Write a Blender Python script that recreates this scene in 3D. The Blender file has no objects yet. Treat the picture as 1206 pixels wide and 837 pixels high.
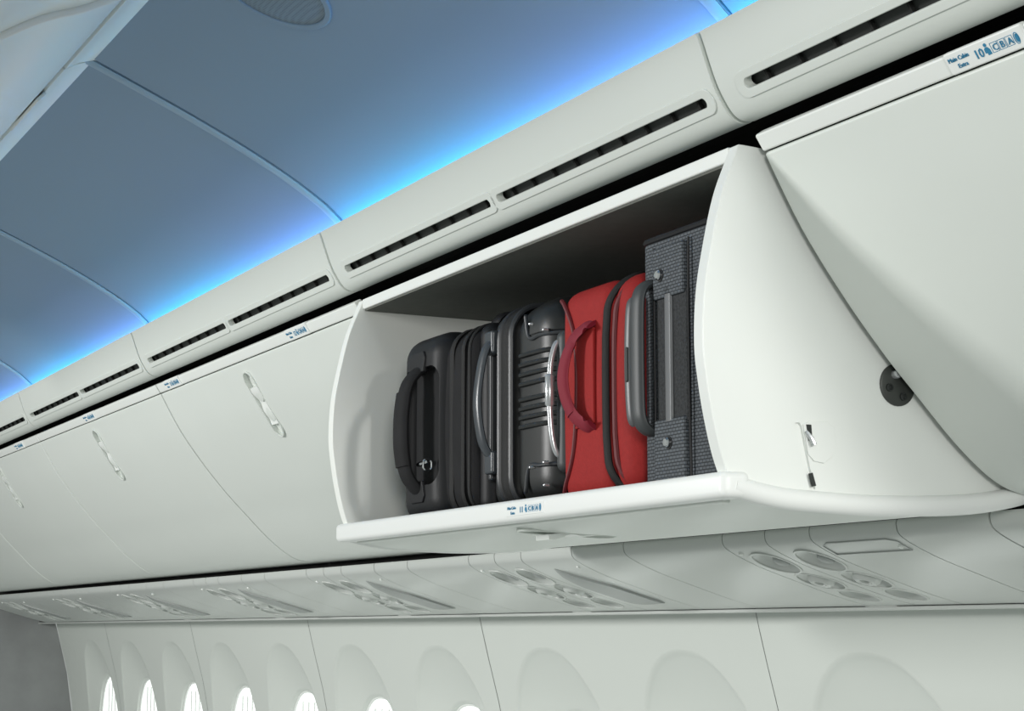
import bpy, bmesh, math, random
from mathutils import Vector, Matrix
random.seed(4)
# ------------------------------------------------------------------ camera, world, lights, exposure
S = bpy.context.scene
H = 1.50                                   # height of the camera above the cabin floor
F_PX, VPX, VPY, CX, CY = 2200.0, -511.5, 743.5, 603.0, 418.5
_A = Vector((VPX-CX, -(VPY-CY), F_PX)).normalized()
_p = math.atan2(VPY-CY, F_PX)
_U = Vector((0, math.cos(_p), math.sin(_p)))
_L = _A.cross(_U)
if _L.x < 0: _L = -_L
right = Vector((-_A.x, _L.x, _U.x)); up = Vector((-_A.y, _L.y, _U.y)); fwd = Vector((-_A.z, _L.z, _U.z))
cd = bpy.data.cameras.new('camera'); cam = bpy.data.objects.new('camera', cd); S.collection.objects.link(cam)
cd.sensor_fit = 'HORIZONTAL'; cd.sensor_width = 36.0; cd.lens = 36.0*F_PX/1206.0; cd.clip_start = 0.02
M = Matrix((right, up, -fwd)).transposed().to_4x4(); M.translation = Vector((0, 0, H)); cam.matrix_world = M
S.camera = cam
w = bpy.data.worlds.new('cabin_ambience'); S.world = w; w.use_nodes = True
w.node_tree.nodes['Background'].inputs[0].default_value = (0.93, 1.0, 0.96, 1)
w.node_tree.nodes['Background'].inputs[1].default_value = 0.36
def area(name, a, u, z, ta, tu, tz, size, power, col=(1, 1, 1), size_y=None):
    ld = bpy.data.lights.new(name, 'AREA'); ld.energy = power; ld.size = size; ld.color = col
    if size_y: ld.shape = 'RECTANGLE'; ld.size_y = size_y
    o = bpy.data.objects.new(name, ld); S.collection.objects.link(o)
    o.location = (-a, u, z+H)
    d = Vector((-ta, tu, tz+H)) - o.location
    o.rotation_euler = d.to_track_quat('-Z', 'Y').to_euler()
    return o
area('softbox_behind_camera', -3.0, 0.99, 1.30, 2.2, 1.25, 0.35, 0.40, 100, (1.0, 0.985, 0.955))
area('fill_over_shoulder', -2.6, -1.0, 0.60, 2.4, 1.2, 0.35, 0.8, 82, (1.0, 0.985, 0.955))  # unseen fill lamp, added to brighten the open bin's left wall
area('softbox_across_aisle', 4.7, -3.5, 0.95, 2.4, 1.3, 0.35, 1.0, 190, (1.0, 0.995, 0.98))
S.view_settings.view_transform = 'Standard'; S.view_settings.look = 'None'
S.view_settings.exposure = 0.0; S.view_settings.gamma = 1.0; S.view_settings.use_curve_mapping = False

# ------------------------------------------------------------------ materials
MATS = {}
def mat(name, col, rough=0.5, metal=0.0, bump=0.0, bscale=300.0, var=0.0, vscale=8.0, spec=0.5, coat=0.0, sheen=0.0):
    m = bpy.data.materials.new(name); m.use_nodes = True; nt = m.node_tree; b = nt.nodes['Principled BSDF']
    b.inputs['Base Color'].default_value = (*col, 1); b.inputs['Roughness'].default_value = rough
    b.inputs['Metallic'].default_value = metal; b.inputs['Specular IOR Level'].default_value = spec
    b.inputs['Coat Weight'].default_value = coat; b.inputs['Sheen Weight'].default_value = sheen
    tc = nt.nodes.new('ShaderNodeTexCoord')
    if bump:
        n = nt.nodes.new('ShaderNodeTexNoise'); n.inputs['Scale'].default_value = bscale; n.inputs['Detail'].default_value = 2
        nt.links.new(tc.outputs['Object'], n.inputs['Vector'])
        bp = nt.nodes.new('ShaderNodeBump'); bp.inputs['Strength'].default_value = bump; bp.inputs['Distance'].default_value = 0.001
        nt.links.new(n.outputs['Fac'], bp.inputs['Height']); nt.links.new(bp.outputs['Normal'], b.inputs['Normal'])
    if var:
        n = nt.nodes.new('ShaderNodeTexNoise'); n.inputs['Scale'].default_value = vscale; n.inputs['Detail'].default_value = 4
        nt.links.new(tc.outputs['Object'], n.inputs['Vector'])
        r = nt.nodes.new('ShaderNodeValToRGB')
        r.color_ramp.elements[0].position = 0.3; r.color_ramp.elements[1].position = 0.7
        r.color_ramp.elements[0].color = (*[c*(1-var) for c in col], 1); r.color_ramp.elements[1].color = (*[min(1, c*(1+var)) for c in col], 1)
        nt.links.new(n.outputs['Fac'], r.inputs['Fac']); nt.links.new(r.outputs['Color'], b.inputs['Base Color'])
    MATS[name] = m
    return m
def weave(name, c1, c2, sx, sz, rough=0.7, bump=0.5, ang=0.0, sheen=0.0):
    """brick-like woven cloth: colour and relief from one brick texture laid over x/z (front) and y/z (sides)"""
    m = bpy.data.materials.new(name); m.use_nodes = True; nt = m.node_tree; b = nt.nodes['Principled BSDF']
    b.inputs['Roughness'].default_value = rough; b.inputs['Sheen Weight'].default_value = sheen
    b.inputs['Specular IOR Level'].default_value = 0.2
    tc = nt.nodes.new('ShaderNodeTexCoord'); sp = nt.nodes.new('ShaderNodeSeparateXYZ')
    nt.links.new(tc.outputs['Object'], sp.inputs[0])
    ad = nt.nodes.new('ShaderNodeMath'); ad.operation = 'ADD'
    nt.links.new(sp.outputs['X'], ad.inputs[0]); nt.links.new(sp.outputs['Y'], ad.inputs[1])
    cb = nt.nodes.new('ShaderNodeCombineXYZ'); nt.links.new(ad.outputs[0], cb.inputs['X']); nt.links.new(sp.outputs['Z'], cb.inputs['Y'])
    mp = nt.nodes.new('ShaderNodeMapping'); mp.inputs['Rotation'].default_value[2] = ang
    nt.links.new(cb.outputs[0], mp.inputs['Vector'])
    br = nt.nodes.new('ShaderNodeTexBrick'); br.inputs['Scale'].default_value = 1.0
    br.inputs['Brick Width'].default_value = sx; br.inputs['Row Height'].default_value = sz
    br.inputs['Mortar Size'].default_value = min(sx, sz)*0.16; br.inputs['Mortar Smooth'].default_value = 0.6
    br.inputs['Color1'].default_value = (*c1, 1); br.inputs['Color2'].default_value = (*[0.8*x for x in c1], 1); br.inputs['Mortar'].default_value = (*c2, 1)
    nt.links.new(mp.outputs[0], br.inputs['Vector']); nt.links.new(br.outputs['Color'], b.inputs['Base Color'])
    bp = nt.nodes.new('ShaderNodeBump'); bp.inputs['Strength'].default_value = bump; bp.inputs['Distance'].default_value = 0.001; bp.invert = True
    nt.links.new(br.outputs['Fac'], bp.inputs['Height']); nt.links.new(bp.outputs['Normal'], b.inputs['Normal'])
    MATS[name] = m
    return m
def emit(name, col, strength):
    m = bpy.data.materials.new(name); m.use_nodes = True; nt = m.node_tree; b = nt.nodes['Principled BSDF']
    b.inputs['Base Color'].default_value = (*[0.8*c for c in col], 1)
    b.inputs['Emission Color'].default_value = (*col, 1); b.inputs['Emission Strength'].default_value = strength
    MATS[name] = m
    return m
mat('bin_white', (0.70, 0.735, 0.695), 0.38, bump=0.04, bscale=900, var=0.012, vscale=3)
mat('trim_white', (0.80, 0.825, 0.795), 0.35, bump=0.03, bscale=700)
mat('valance_white', (0.66, 0.695, 0.655), 0.42, bump=0.05, bscale=900, var=0.012, vscale=3)
mat('wall_white', (0.66, 0.695, 0.655), 0.5, bump=0.05, bscale=600)
mat('service_grey', (0.56, 0.585, 0.56), 0.30, bump=0.03, bscale=500)
mat('lens_grey', (0.34, 0.36, 0.35), 0.4)
mat('ceiling_blue_lit', (0.255, 0.37, 0.51), 0.5, bump=0.06, bscale=800)  # white ceiling; blue light of the unbuilt opposite cove put into its colour
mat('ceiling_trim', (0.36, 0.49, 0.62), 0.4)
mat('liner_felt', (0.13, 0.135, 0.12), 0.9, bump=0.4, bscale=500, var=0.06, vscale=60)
mat('bucket_inside', (0.82, 0.84, 0.80), 0.5, bump=0.06, bscale=700)
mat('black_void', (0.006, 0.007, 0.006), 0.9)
mat('slot_black', (0.02, 0.024, 0.022), 0.6)
mat('dark_metal', (0.06, 0.065, 0.06), 0.45, metal=0.4)
mat('chrome', (0.75, 0.76, 0.77), 0.16, metal=1.0)
mat('blue_print', (0.02, 0.20, 0.36), 0.5)
mat('placard_white', (0.82, 0.84, 0.82), 0.4)
mat('bulkhead_grey', (0.29, 0.30, 0.30), 0.7, bump=0.1, bscale=80, var=0.08, vscale=10)
mat('floor_carpet', (0.10, 0.11, 0.13), 0.95, bump=0.5, bscale=300)
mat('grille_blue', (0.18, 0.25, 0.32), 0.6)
mat('black_nylon', (0.013, 0.013, 0.014), 0.75, bump=0.35, bscale=900, var=0.15, vscale=25, spec=0.2)
mat('black_smooth', (0.010, 0.0105, 0.012), 0.5, bump=0.15, bscale=400, var=0.1, vscale=20, spec=0.25)
mat('zip_black', (0.018, 0.018, 0.018), 0.6, bump=0.6, bscale=1600, spec=0.25)
mat('shell_black', (0.011, 0.012, 0.012), 0.40, bump=0.08, bscale=1400)
mat('shell_trim', (0.028, 0.031, 0.035), 0.42, bump=0.04, bscale=700)
mat('grip_grey', (0.045, 0.052, 0.060), 0.30)
mat('graphite', (0.040, 0.045, 0.047), 0.5, bump=0.05, bscale=900)
mat('pull_grey', (0.11, 0.115, 0.12), 0.42, metal=0.2)
mat('silver', (0.55, 0.57, 0.58), 0.25, metal=0.6)
mat('red_webbing', (0.22, 0.006, 0.022), 0.75, bump=0.4, bscale=1200)
mat('red_piping', (0.13, 0.010, 0.014), 0.6, bump=0.3, bscale=900)
mat('weave_slot', (0.03, 0.032, 0.034), 0.9, bump=0.8, bscale=500, var=0.5, vscale=300)
weave('red_nylon', (0.41, 0.027, 0.025), (0.25, 0.016, 0.016), 0.0030, 0.0016, 0.7, 0.4, 0.5)
weave('grey_weave', (0.115, 0.128, 0.142), (0.028, 0.032, 0.036), 0.0078, 0.0042, 0.6, 0.8)
emit('daylight', (0.95, 1.0, 0.97), 0.86)
def cove_mat():
    m = emit('cove_led', (0.1, 0.5, 1.0), 11.0); nt = m.node_tree; b = nt.nodes['Principled BSDF']
    tc = nt.nodes.new('ShaderNodeTexCoord'); sp = nt.nodes.new('ShaderNodeSeparateXYZ'); r = nt.nodes.new('ShaderNodeValToRGB')
    nt.links.new(tc.outputs['Generated'], sp.inputs[0]); nt.links.new(sp.outputs['X'], r.inputs['Fac'])
    e = r.color_ramp.elements
    e[0].position = 0.0; e[0].color = (0.05, 0.62, 1.0, 1); e[1].position = 1.0; e[1].color = (0.19, 0.45, 1.0, 1)
    x = e.new(0.35); x.color = (0.07, 0.62, 1.0, 1); x = e.new(0.7); x.color = (0.20, 0.45, 1.0, 1)
    nt.links.new(r.outputs['Color'], b.inputs['Emission Color'])
cove_mat()
def perforated():
    m = MATS['grille_blue']; nt = m.node_tree; b = nt.nodes['Principled BSDF']
    tc = nt.nodes.new('ShaderNodeTexCoord'); v = nt.nodes.new('ShaderNodeTexVoronoi'); v.inputs['Scale'].default_value = 330; v.inputs['Randomness'].default_value = 0.1
    nt.links.new(tc.outputs['Object'], v.inputs['Vector'])
    r = nt.nodes.new('ShaderNodeValToRGB'); r.color_ramp.elements[0].position = 0.3; r.color_ramp.elements[1].position = 0.45
    r.color_ramp.elements[0].color = (0.15, 0.20, 0.26, 1); r.color_ramp.elements[1].color = (0.22, 0.30, 0.38, 1)
    nt.links.new(v.outputs['Distance'], r.inputs['Fac']); nt.links.new(r.outputs['Color'], b.inputs['Base Color'])
perforated()

# ------------------------------------------------------------------ helpers
COL = S.collection
def P(a, u, z): return Vector((-a, u, z+H))            # a: metres ahead along the cabin, u: outboard, z: above the camera
def props(o, label=None, cat=None, group=None, kind=None):
    if label: o['label'] = label
    if cat: o['category'] = cat
    if group: o['group'] = group
    if kind: o['kind'] = kind
    return o
def thing(name, a, u, z, label=None, cat=None, group=None, kind=None):
    o = bpy.data.objects.new(name, None); COL.objects.link(o); o.location = P(a, u, z); o.empty_display_size = 0.05
    return props(o, label, cat, group, kind)
def world_loc(o):
    v = Vector(o.location)
    while o.parent: o = o.parent; v = v + Vector(o.location)
    return v
def link(name, bm, m, parent=None, bevel=0.0, seg=3, smooth=True, ang=38, fix=True):
    """bm in world coordinates -> one mesh object with its origin at its parent"""
    if fix: bmesh.ops.recalc_face_normals(bm, faces=bm.faces)
    if bevel:
        es = [e for e in bm.edges if len(e.link_faces) == 2 and e.calc_face_angle(0) > math.radians(40)]
        if es: bmesh.ops.bevel(bm, geom=es, offset=bevel, segments=seg, affect='EDGES', profile=0.5, clamp_overlap=True)
    org = world_loc(parent) if parent else None
    if org is None:
        lo = [min(v.co[i] for v in bm.verts) for i in range(3)]; hi = [max(v.co[i] for v in bm.verts) for i in range(3)]
        org = Vector(((lo[0]+hi[0])/2, (lo[1]+hi[1])/2, lo[2]))
    for v in bm.verts: v.co -= org
    me = bpy.data.meshes.new(name); bm.to_mesh(me); bm.free()
    me.materials.append(MATS[m] if isinstance(m, str) else m)
    o = bpy.data.objects.new(name, me); COL.objects.link(o)
    if parent: o.parent = parent
    else: o.location = org
    if smooth:
        for p in me.polygons: p.use_smooth = True
        me.set_sharp_from_angle(angle=math.radians(ang))
        if bevel:
            wn = o.modifiers.new('wn', 'WEIGHTED_NORMAL'); wn.keep_sharp = True
    return o
def cut(o, cutters):
    """boolean difference; cutters are bmeshes in world coordinates"""
    off = world_loc(o)
    hadwn = [m for m in o.modifiers if m.type == 'WEIGHTED_NORMAL']
    for m in hadwn: o.modifiers.remove(m)
    tmp = []
    for bm in cutters:
        bmesh.ops.recalc_face_normals(bm, faces=bm.faces)
        for v in bm.verts: v.co -= off
        me = bpy.data.meshes.new('cutter'); bm.to_mesh(me); bm.free()
        c = bpy.data.objects.new('cutter', me); COL.objects.link(c); c.parent = o; tmp.append(c)
        if o.parent: c.parent = o.parent
        else: c.parent = None; c.location = o.location
        md = o.modifiers.new('b', 'BOOLEAN'); md.operation = 'DIFFERENCE'; md.object = c; md.solver = 'EXACT'
    bpy.context.view_layer.update()
    dg = bpy.context.evaluated_depsgraph_get()
    me = bpy.data.meshes.new_from_object(o.evaluated_get(dg))
    o.modifiers.clear(); old = o.data; o.data = me; bpy.data.meshes.remove(old)
    for c in tmp:
        d = c.data; bpy.data.objects.remove(c); bpy.data.meshes.remove(d)
    for p in me.polygons: p.use_smooth = True
    me.set_sharp_from_angle(angle=math.radians(35))
    wn = o.modifiers.new('wn', 'WEIGHTED_NORMAL'); wn.keep_sharp = True
    return o
def copy_tree(o, dx=0.0, parent=None):
    c = o.copy(); COL.objects.link(c)
    if parent: c.parent = parent
    else: c.location = Vector(o.location) + Vector((dx, 0, 0))
    for ch in list(o.children):
        if ch is not c: copy_tree(ch, 0, c)
    return c
def smooth_path(pts, n=8):
    out = []
    for i in range(len(pts)-1):
        p0 = Vector(pts[max(i-1, 0)]); p1 = Vector(pts[i]); p2 = Vector(pts[i+1]); p3 = Vector(pts[min(i+2, len(pts)-1)])
        for k in range(n):
            t = k/n
            out.append(0.5*((2*p1)+(p2-p0)*t+(2*p0-5*p1+4*p2-p3)*t*t+(3*p1-p0-3*p2+p3)*t**3))
    out.append(Vector(pts[-1]))
    return out
def offset_path(pts, d):
    out = []
    for i, p in enumerate(pts):
        t = (pts[min(i+1, len(pts)-1)]-pts[max(i-1, 0)]).normalized()
        out.append(p + Vector((-t.y, t.x))*d)
    return out
def sweep(bm, path, a0, a1, thick):
    """solid sheet: (u,z) path run from a0 to a1, thickened by thick along the left normal of the path"""
    path = [Vector(p) for p in path]; inn = offset_path(path, thick); n = len(path)
    vs = [[bm.verts.new(P(a, q.x, q.y)) for q in path] + [bm.verts.new(P(a, q.x, q.y)) for q in inn] for a in (a0, a1)]
    for i in range(n-1):
        bm.faces.new((vs[0][i], vs[0][i+1], vs[1][i+1], vs[1][i]))
        bm.faces.new((vs[0][n+i], vs[1][n+i], vs[1][n+i+1], vs[0][n+i+1]))
        for k in (0, 1): bm.faces.new((vs[k][i], vs[k][n+i], vs[k][n+i+1], vs[k][i+1]))
    for i in (0, n-1): bm.faces.new((vs[0][i], vs[1][i], vs[1][n+i], vs[0][n+i]))
    return bm
def prism(bm, poly, a0, a1):
    """closed (u,z) polygon run from a0 to a1"""
    v0 = [bm.verts.new(P(a0, *q)) for q in poly]; v1 = [bm.verts.new(P(a1, *q)) for q in poly]; n = len(poly)
    bm.faces.new(v0); bm.faces.new(list(reversed(v1)))
    for i in range(n): bm.faces.new((v0[i], v1[i], v1[(i+1) % n], v0[(i+1) % n]))
    return bm
def box(bm, c, s, rot=None):
    r = bmesh.ops.create_cube(bm, size=1.0)
    m = Matrix.Translation(Vector(c)) @ (rot.to_4x4() if rot else Matrix()) @ Matrix.Diagonal((*s, 1))
    bmesh.ops.transform(bm, matrix=m, verts=r['verts'])
    return bm
def abox(bm, a0, a1, u0, u1, z0, z1):
    return box(bm, P((a0+a1)/2, (u0+u1)/2, (z0+z1)/2), (abs(a1-a0), abs(u1-u0), abs(z1-z0)))
def frame(origin, xaxis, yaxis):
    x = Vector(xaxis).normalized(); y = Vector(yaxis); y = (y - x*y.dot(x)).normalized(); z = x.cross(y)
    m = Matrix((x, y, z)).transposed().to_4x4(); m.translation = Vector(origin)
    return m
def outline_prism(bm, pts, m, z0, z1):
    """flat outline (local x,y) thickened along local z and placed by matrix m"""
    n = len(pts)
    v0 = [bm.verts.new(m @ Vector((x, y, z0))) for x, y in pts]; v1 = [bm.verts.new(m @ Vector((x, y, z1))) for x, y in pts]
    bm.faces.new(v0); bm.faces.new(list(reversed(v1)))
    for i in range(n): bm.faces.new((v0[i], v0[(i+1) % n], v1[(i+1) % n], v1[i]))
    return bm
def capsule(l, r, n=10, rx=None):
    """outline with rounded ends along local y, overall length l, half width r"""
    pts = []
    for s in (1, -1):
        for k in range(n+1):
            t = math.pi*k/n
            pts.append((r*math.cos(t)*s, s*(l/2-r)+r*math.sin(t)*s))
    return pts
def ellipse(rx, ry, n=28): return [(rx*math.cos(2*math.pi*k/n), ry*math.sin(2*math.pi*k/n)) for k in range(n)]
def ring(bm, outer, inner, m, z0, z1):
    n = len(outer); L = []
    for pts, z in ((outer, z0), (outer, z1), (inner, z1), (inner, z0)): L.append([bm.verts.new(m @ Vector((x, y, z))) for x, y in pts])
    for k in range(4):
        for i in range(n): bm.faces.new((L[k][i], L[k][(i+1) % n], L[(k+1) % 4][(i+1) % n], L[(k+1) % 4][i]))
    return bm
def tube(bm, pts, r, n=10, closed=False, flat=None):
    """round (or flattened: flat=(rx,ry,refvec)) tube along 3-D points; r may be a list"""
    pts = [Vector(p) for p in pts]; N = len(pts); rings = []; prev = None
    for i, p in enumerate(pts):
        if closed: t = (pts[(i+1) % N]-pts[i-1]).normalized()
        else: t = (pts[min(i+1, N-1)]-pts[max(i-1, 0)]).normalized()
        ref = Vector(flat[2]) if flat else (prev or (Vector((0, 0, 1)) if abs(t.z) < 0.9 else Vector((1, 0, 0))))
        x = (ref - t*ref.dot(t)); x = x.normalized() if x.length > 1e-6 else t.orthogonal().normalized()
        prev = x; y = t.cross(x)
        rr = r[i] if isinstance(r, (list, tuple)) else r
        rx, ry = (flat[0], flat[1]) if flat else (rr, rr)
        if flat and isinstance(r, (list, tuple)): rx *= rr; ry *= rr
        rings.append([bm.verts.new(p + x*rx*math.cos(2*math.pi*k/n) + y*ry*math.sin(2*math.pi*k/n)) for k in range(n)])
    for i in range(N if closed else N-1):
        A, B = rings[i], rings[(i+1) % N]
        for k in range(n): bm.faces.new((A[k], A[(k+1) % n], B[(k+1) % n], B[k]))
    if not closed: bm.faces.new(list(reversed(rings[0]))); bm.faces.new(rings[-1])
    return bm
def lathe(bm, prof, m, n=24):
    """(r, z) profile turned about local z"""
    rings = [[bm.verts.new(m @ Vector((r*math.cos(2*math.pi*k/n), r*math.sin(2*math.pi*k/n), z))) for k in range(n)] for r, z in prof]
    for A, B in zip(rings[:-1], rings[1:]):
        for k in range(n): bm.faces.new((A[k], A[(k+1) % n], B[(k+1) % n], B[k]))
    bm.faces.new(rings[0]); bm.faces.new(list(reversed(rings[-1])))
    return bm
def nb(): return bmesh.new()
def bar(bm, poly, a0, a1, r, n=4):
    """closed (u,z) outline run from a0 to a1 with rounded ends"""
    c = Vector((sum(p[0] for p in poly)/len(poly), sum(p[1] for p in poly)/len(poly))); R = min((Vector(p)-c).length for p in poly)
    st = []
    for k in range(n+1):
        t = math.pi/2*k/n; st.append((a0+r*(1-math.sin(t)), 1-(r/R)*(1-math.cos(math.pi/2-t))))
    st = [(a0+r*(1-math.sin(math.pi/2*k/n)), (R-r*(1-math.cos(math.pi/2*k/n)))/R) for k in range(n+1)][::-1]
    st = [(a0+r*(1-math.cos(math.pi/2*k/n)), (R-r*(1-math.sin(math.pi/2*k/n)))/R) for k in range(n+1)]
    st += [(a1-(a-a0), q) for a, q in reversed(st)]
    rings = [[bm.verts.new(P(a, c.x+(p[0]-c.x)*q, c.y+(p[1]-c.y)*q)) for p in poly] for a, q in st]; N = len(poly)
    for A, B in zip(rings[:-1], rings[1:]):
        for k in range(N): bm.faces.new((A[k], A[(k+1) % N], B[(k+1) % N], B[k]))
    bm.faces.new(rings[0]); bm.faces.new(list(reversed(rings[-1])))
    return bm
def rrect(u0, u1, z0, z1, r, n=5):
    out = []
    for cu, cz, s0 in ((u1-r, z1-r, 0), (u0+r, z1-r, .5), (u0+r, z0+r, 1), (u1-r, z0+r, 1.5)):
        for k in range(n+1):
            t = math.pi*(s0+.5*k/n); out.append((cu+r*math.cos(t), cz+r*math.sin(t)))
    return out
def lettering(parent, m, items, matname='blue_print', depth=0.0004):
    """items: (text, x, y, size) in the plane of matrix m, joined into one thin printed mesh"""
    bm = nb()
    for txt, x, y, size in items:
        cu = bpy.data.curves.new('t', 'FONT'); cu.body = txt; cu.size = size; cu.extrude = depth; cu.resolution_u = 2
        o = bpy.data.objects.new('t', cu); COL.objects.link(o); bpy.context.view_layer.update()
        me = bpy.data.meshes.new_from_object(o.evaluated_get(bpy.context.evaluated_depsgraph_get()))
        me.transform(m @ Matrix.Translation((x, y, depth))); bm.from_mesh(me)
        bpy.data.objects.remove(o); bpy.data.curves.remove(cu); bpy.data.meshes.remove(me)
    return bm

# ------------------------------------------------------------------ cross-section of the cabin (u outboard, z above camera)
LIP = [(1.2070, 0.5505), (1.2015, 0.5588), (1.1948, 0.5688)]
DOOR = smooth_path([(1.2080, 0.5490), (1.258, 0.464), (1.317, 0.386), (1.375, 0.320), (1.422, 0.273), (1.470, 0.226), (1.512, 0.192), (1.548, 0.172), (1.588, 0.163), (1.63, 0.164)], 5)
VAL = smooth_path([(1.1275, 0.687), (1.1325, 0.676), (1.148, 0.634), (1.160, 0.611), (1.173, 0.594), (1.187, 0.5875), (1.203, 0.590), (1.212, 0.600)], 5)
CEIL = smooth_path([(1.192, 0.698), (1.17, 0.719), (1.137, 0.746), (1.074, 0.785), (0.996, 0.826), (0.904, 0.869), (0.814, 0.908), (0.738, 0.940), (0.69, 0.958)], 5)
PSU = smooth_path([(1.592, 0.1495), (1.590, 0.143), (1.594, 0.130), (1.612, 0.119), (1.64, 0.107), (1.673, 0.095), (1.73, 0.0775), (1.788, 0.060), (1.83, 0.049), (1.868, 0.0405)], 4)
WALLP = smooth_path([(1.945, 0.060), (1.951, 0.031), (1.977, -0.073), (2.007, -0.188), (2.035, -0.35), (2.05, -0.55), (2.05, -0.8), (2.02, -1.2), (1.99, -1.49)], 8)
def interp(path, z):
    for p, q in zip(path[:-1], path[1:]):
        if (p.y-z)*(q.y-z) <= 0 and abs(p.y-q.y) > 1e-9: return p.x+(q.x-p.x)*(z-p.y)/(q.y-p.y)
    return path[0].x if z > path[0].y else path[-1].x
def ceil_at(u):
    for p, q in zip(CEIL[:-1], CEIL[1:]):
        if (p.x-u)*(q.x-u) <= 0: 
            t = (u-p.x)/(q.x-p.x); return p.lerp(q, t), (q-p).normalized()

# ------------------------------------------------------------------ setting: floor, end wall, ceiling, side wall
bm = nb(); prism(bm, [(-1.0, -1.5), (1.995, -1.5), (2.055, -0.8), (2.055, -0.5), (2.005, -0.18), (1.95, 0.03), (1.7, 0.7), (1.2, 1.0), (-1.0, 1.0)], 8.42, 8.47)
props(link('wall_end', bm, 'bulkhead_grey', bevel=0.004), 'dark grey end wall beyond the last window at far left', 'wall', kind='structure')
ceil = thing('ceiling', 4.0, 1.19, 0.70, 'blue lit arched ceiling of broad curved panels', 'ceiling', kind='structure')
seams = [0.545, 1.772, 3.012, 4.242, 5.482, 6.722, 7.962, 8.41]
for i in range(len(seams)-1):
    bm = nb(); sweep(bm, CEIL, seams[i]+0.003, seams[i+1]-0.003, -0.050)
    link('ceiling_panel', bm, 'ceiling_blue_lit', ceil, bevel=0.012, seg=4)
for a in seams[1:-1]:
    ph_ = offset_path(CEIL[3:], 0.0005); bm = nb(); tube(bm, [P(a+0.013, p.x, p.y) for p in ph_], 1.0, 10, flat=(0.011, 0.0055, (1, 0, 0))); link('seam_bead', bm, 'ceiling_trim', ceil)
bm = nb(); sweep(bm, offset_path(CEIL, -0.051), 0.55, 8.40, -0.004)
link('ceiling_backing', bm, 'ceiling_blue_lit', ceil)
q, t = ceil_at(0.835)
spk = thing('ceiling_speaker', 2.425, q.x, q.y, 'round perforated speaker grille set in the blue lit ceiling', 'speaker')
m = frame(P(2.425, q.x, q.y), (1, 0, 0), (0, t.x, t.y))
if (m.to_3x3() @ Vector((0, 0, 1))).z > 0: m = frame(P(2.425, q.x, q.y), (-1, 0, 0), (0, t.x, t.y))
bm = nb(); ring(bm, ellipse(0.092, 0.092, 48), ellipse(0.082, 0.082, 48), m, -0.004, 0.005); link('rim', bm, 'ceiling_blue_lit', spk, bevel=0.002)
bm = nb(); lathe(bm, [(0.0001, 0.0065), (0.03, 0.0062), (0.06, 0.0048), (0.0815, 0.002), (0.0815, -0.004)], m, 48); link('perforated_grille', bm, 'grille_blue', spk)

# side wall: panels of two windows each, every window in a wide oval recess
wall = thing('wall_right', 4.5, 1.97, -1.5, 'pale curved cabin side wall below the service panels', 'wall', kind='structure')
def sup(W, Hh, ang, e):
    c, s = math.cos(ang), math.sin(ang)
    return W*math.copysign(abs(c)**(2/e), c), Hh*math.copysign(abs(s)**(2/e), s)
ZC, RW, RH, OW, OH = -0.430, 0.246, 0.393, 0.158, 0.250
UP = 2.056
def wall_tile(bm, a0, a1, ac):
    N = 72; zt, zb = 0.052, -1.48; rings = []
    bnd, ell, opn = [], [], []
    for k in range(N):
        ang = 2*math.pi*(k+0.5)/N
        ex, ez = sup(RW, RH, ang, 2.25); ell.append((ex, ez))
        dx, dz = ex, ez
        ts = []
        if dx > 0: ts.append((a1-ac)/dx)
        if dx < 0: ts.append((a0-ac)/dx)
        if dz > 0: ts.append((zt-ZC)/dz)
        if dz < 0: ts.append((zb-ZC)/dz)
        tt = min(x for x in ts if x > 0); bnd.append((dx*tt, dz*tt))
        opn.append(sup(OW, OH, ang, 2.6))
    # snap the nearest boundary point to each rectangle corner
    for cxn, czn in ((a0-ac, zt-ZC), (a1-ac, zt-ZC), (a0-ac, zb-ZC), (a1-ac, zb-ZC)):
        k = min(range(N), key=lambda i: (bnd[i][0]-cxn)**2+(bnd[i][1]-czn)**2); bnd[k] = (cxn, czn)
    for f in (0, .12, .3, .5, .7, .85, .95, 1.0):
        r = []
        for b, e in zip(bnd, ell):
            x, z = b[0]+(e[0]-b[0])*f, b[1]+(e[1]-b[1])*f
            r.append(bm.verts.new(P(ac+x, interp(WALLP, ZC+z), ZC+z)))
        rings.append(r)
    for f in (.04, .1, .25, .45, .65, .82, .93, 1.0):
        r = []
        for e, o in zip(ell, opn):
            x, z = e[0]+(o[0]-e[0])*f, e[1]+(o[1]-e[1])*f
            uw = interp(WALLP, ZC+z); g = f**0.72
            r.append(bm.verts.new(P(ac+x, uw+(UP+0.0-interp(WALLP, ZC+o[1]))*g, ZC+z)))
        rings.append(r)
    r = []
    for o in opn: r.append(bm.verts.new(P(ac+o[0]*0.98, UP+0.022, ZC+o[1]*0.98)))
    rings.append(r)
    for A, B in zip(rings[:-1], rings[1:]):
        for k in range(N): bm.faces.new((A[k], A[(k+1) % N], B[(k+1) % N], B[k]))
wseams = [1.722, 2.893, 4.065, 5.237, 6.409, 7.581]
win_a = []
for i, s0 in enumerate(wseams):
    bm = nb(); s1 = s0+1.172 if i < 5 else 8.415
    mid = s0+0.586
    wall_tile(bm, s0+0.0015, mid, s0+0.293); win_a.append(s0+0.293)
    if i < 5: wall_tile(bm, mid, s1-0.0015, s0+0.879); win_a.append(s0+0.879)
    else:
        sweep(bm, WALLP, mid, s1, 0.004)
    bmesh.ops.remove_doubles(bm, verts=bm.verts, dist=0.0002)
    link('wall_panel', bm, 'wall_white', wall, ang=55)
for a in wseams:
    bm = nb(); sweep(bm, [Vector((p.x+0.0035, p.y)) for p in WALLP], a-0.02, a+0.02, 0.003); link('leak_strip', bm, 'lens_grey', wall)  # strips added behind the wall seams to stop daylight leaking through
NW = len(win_a)
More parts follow.
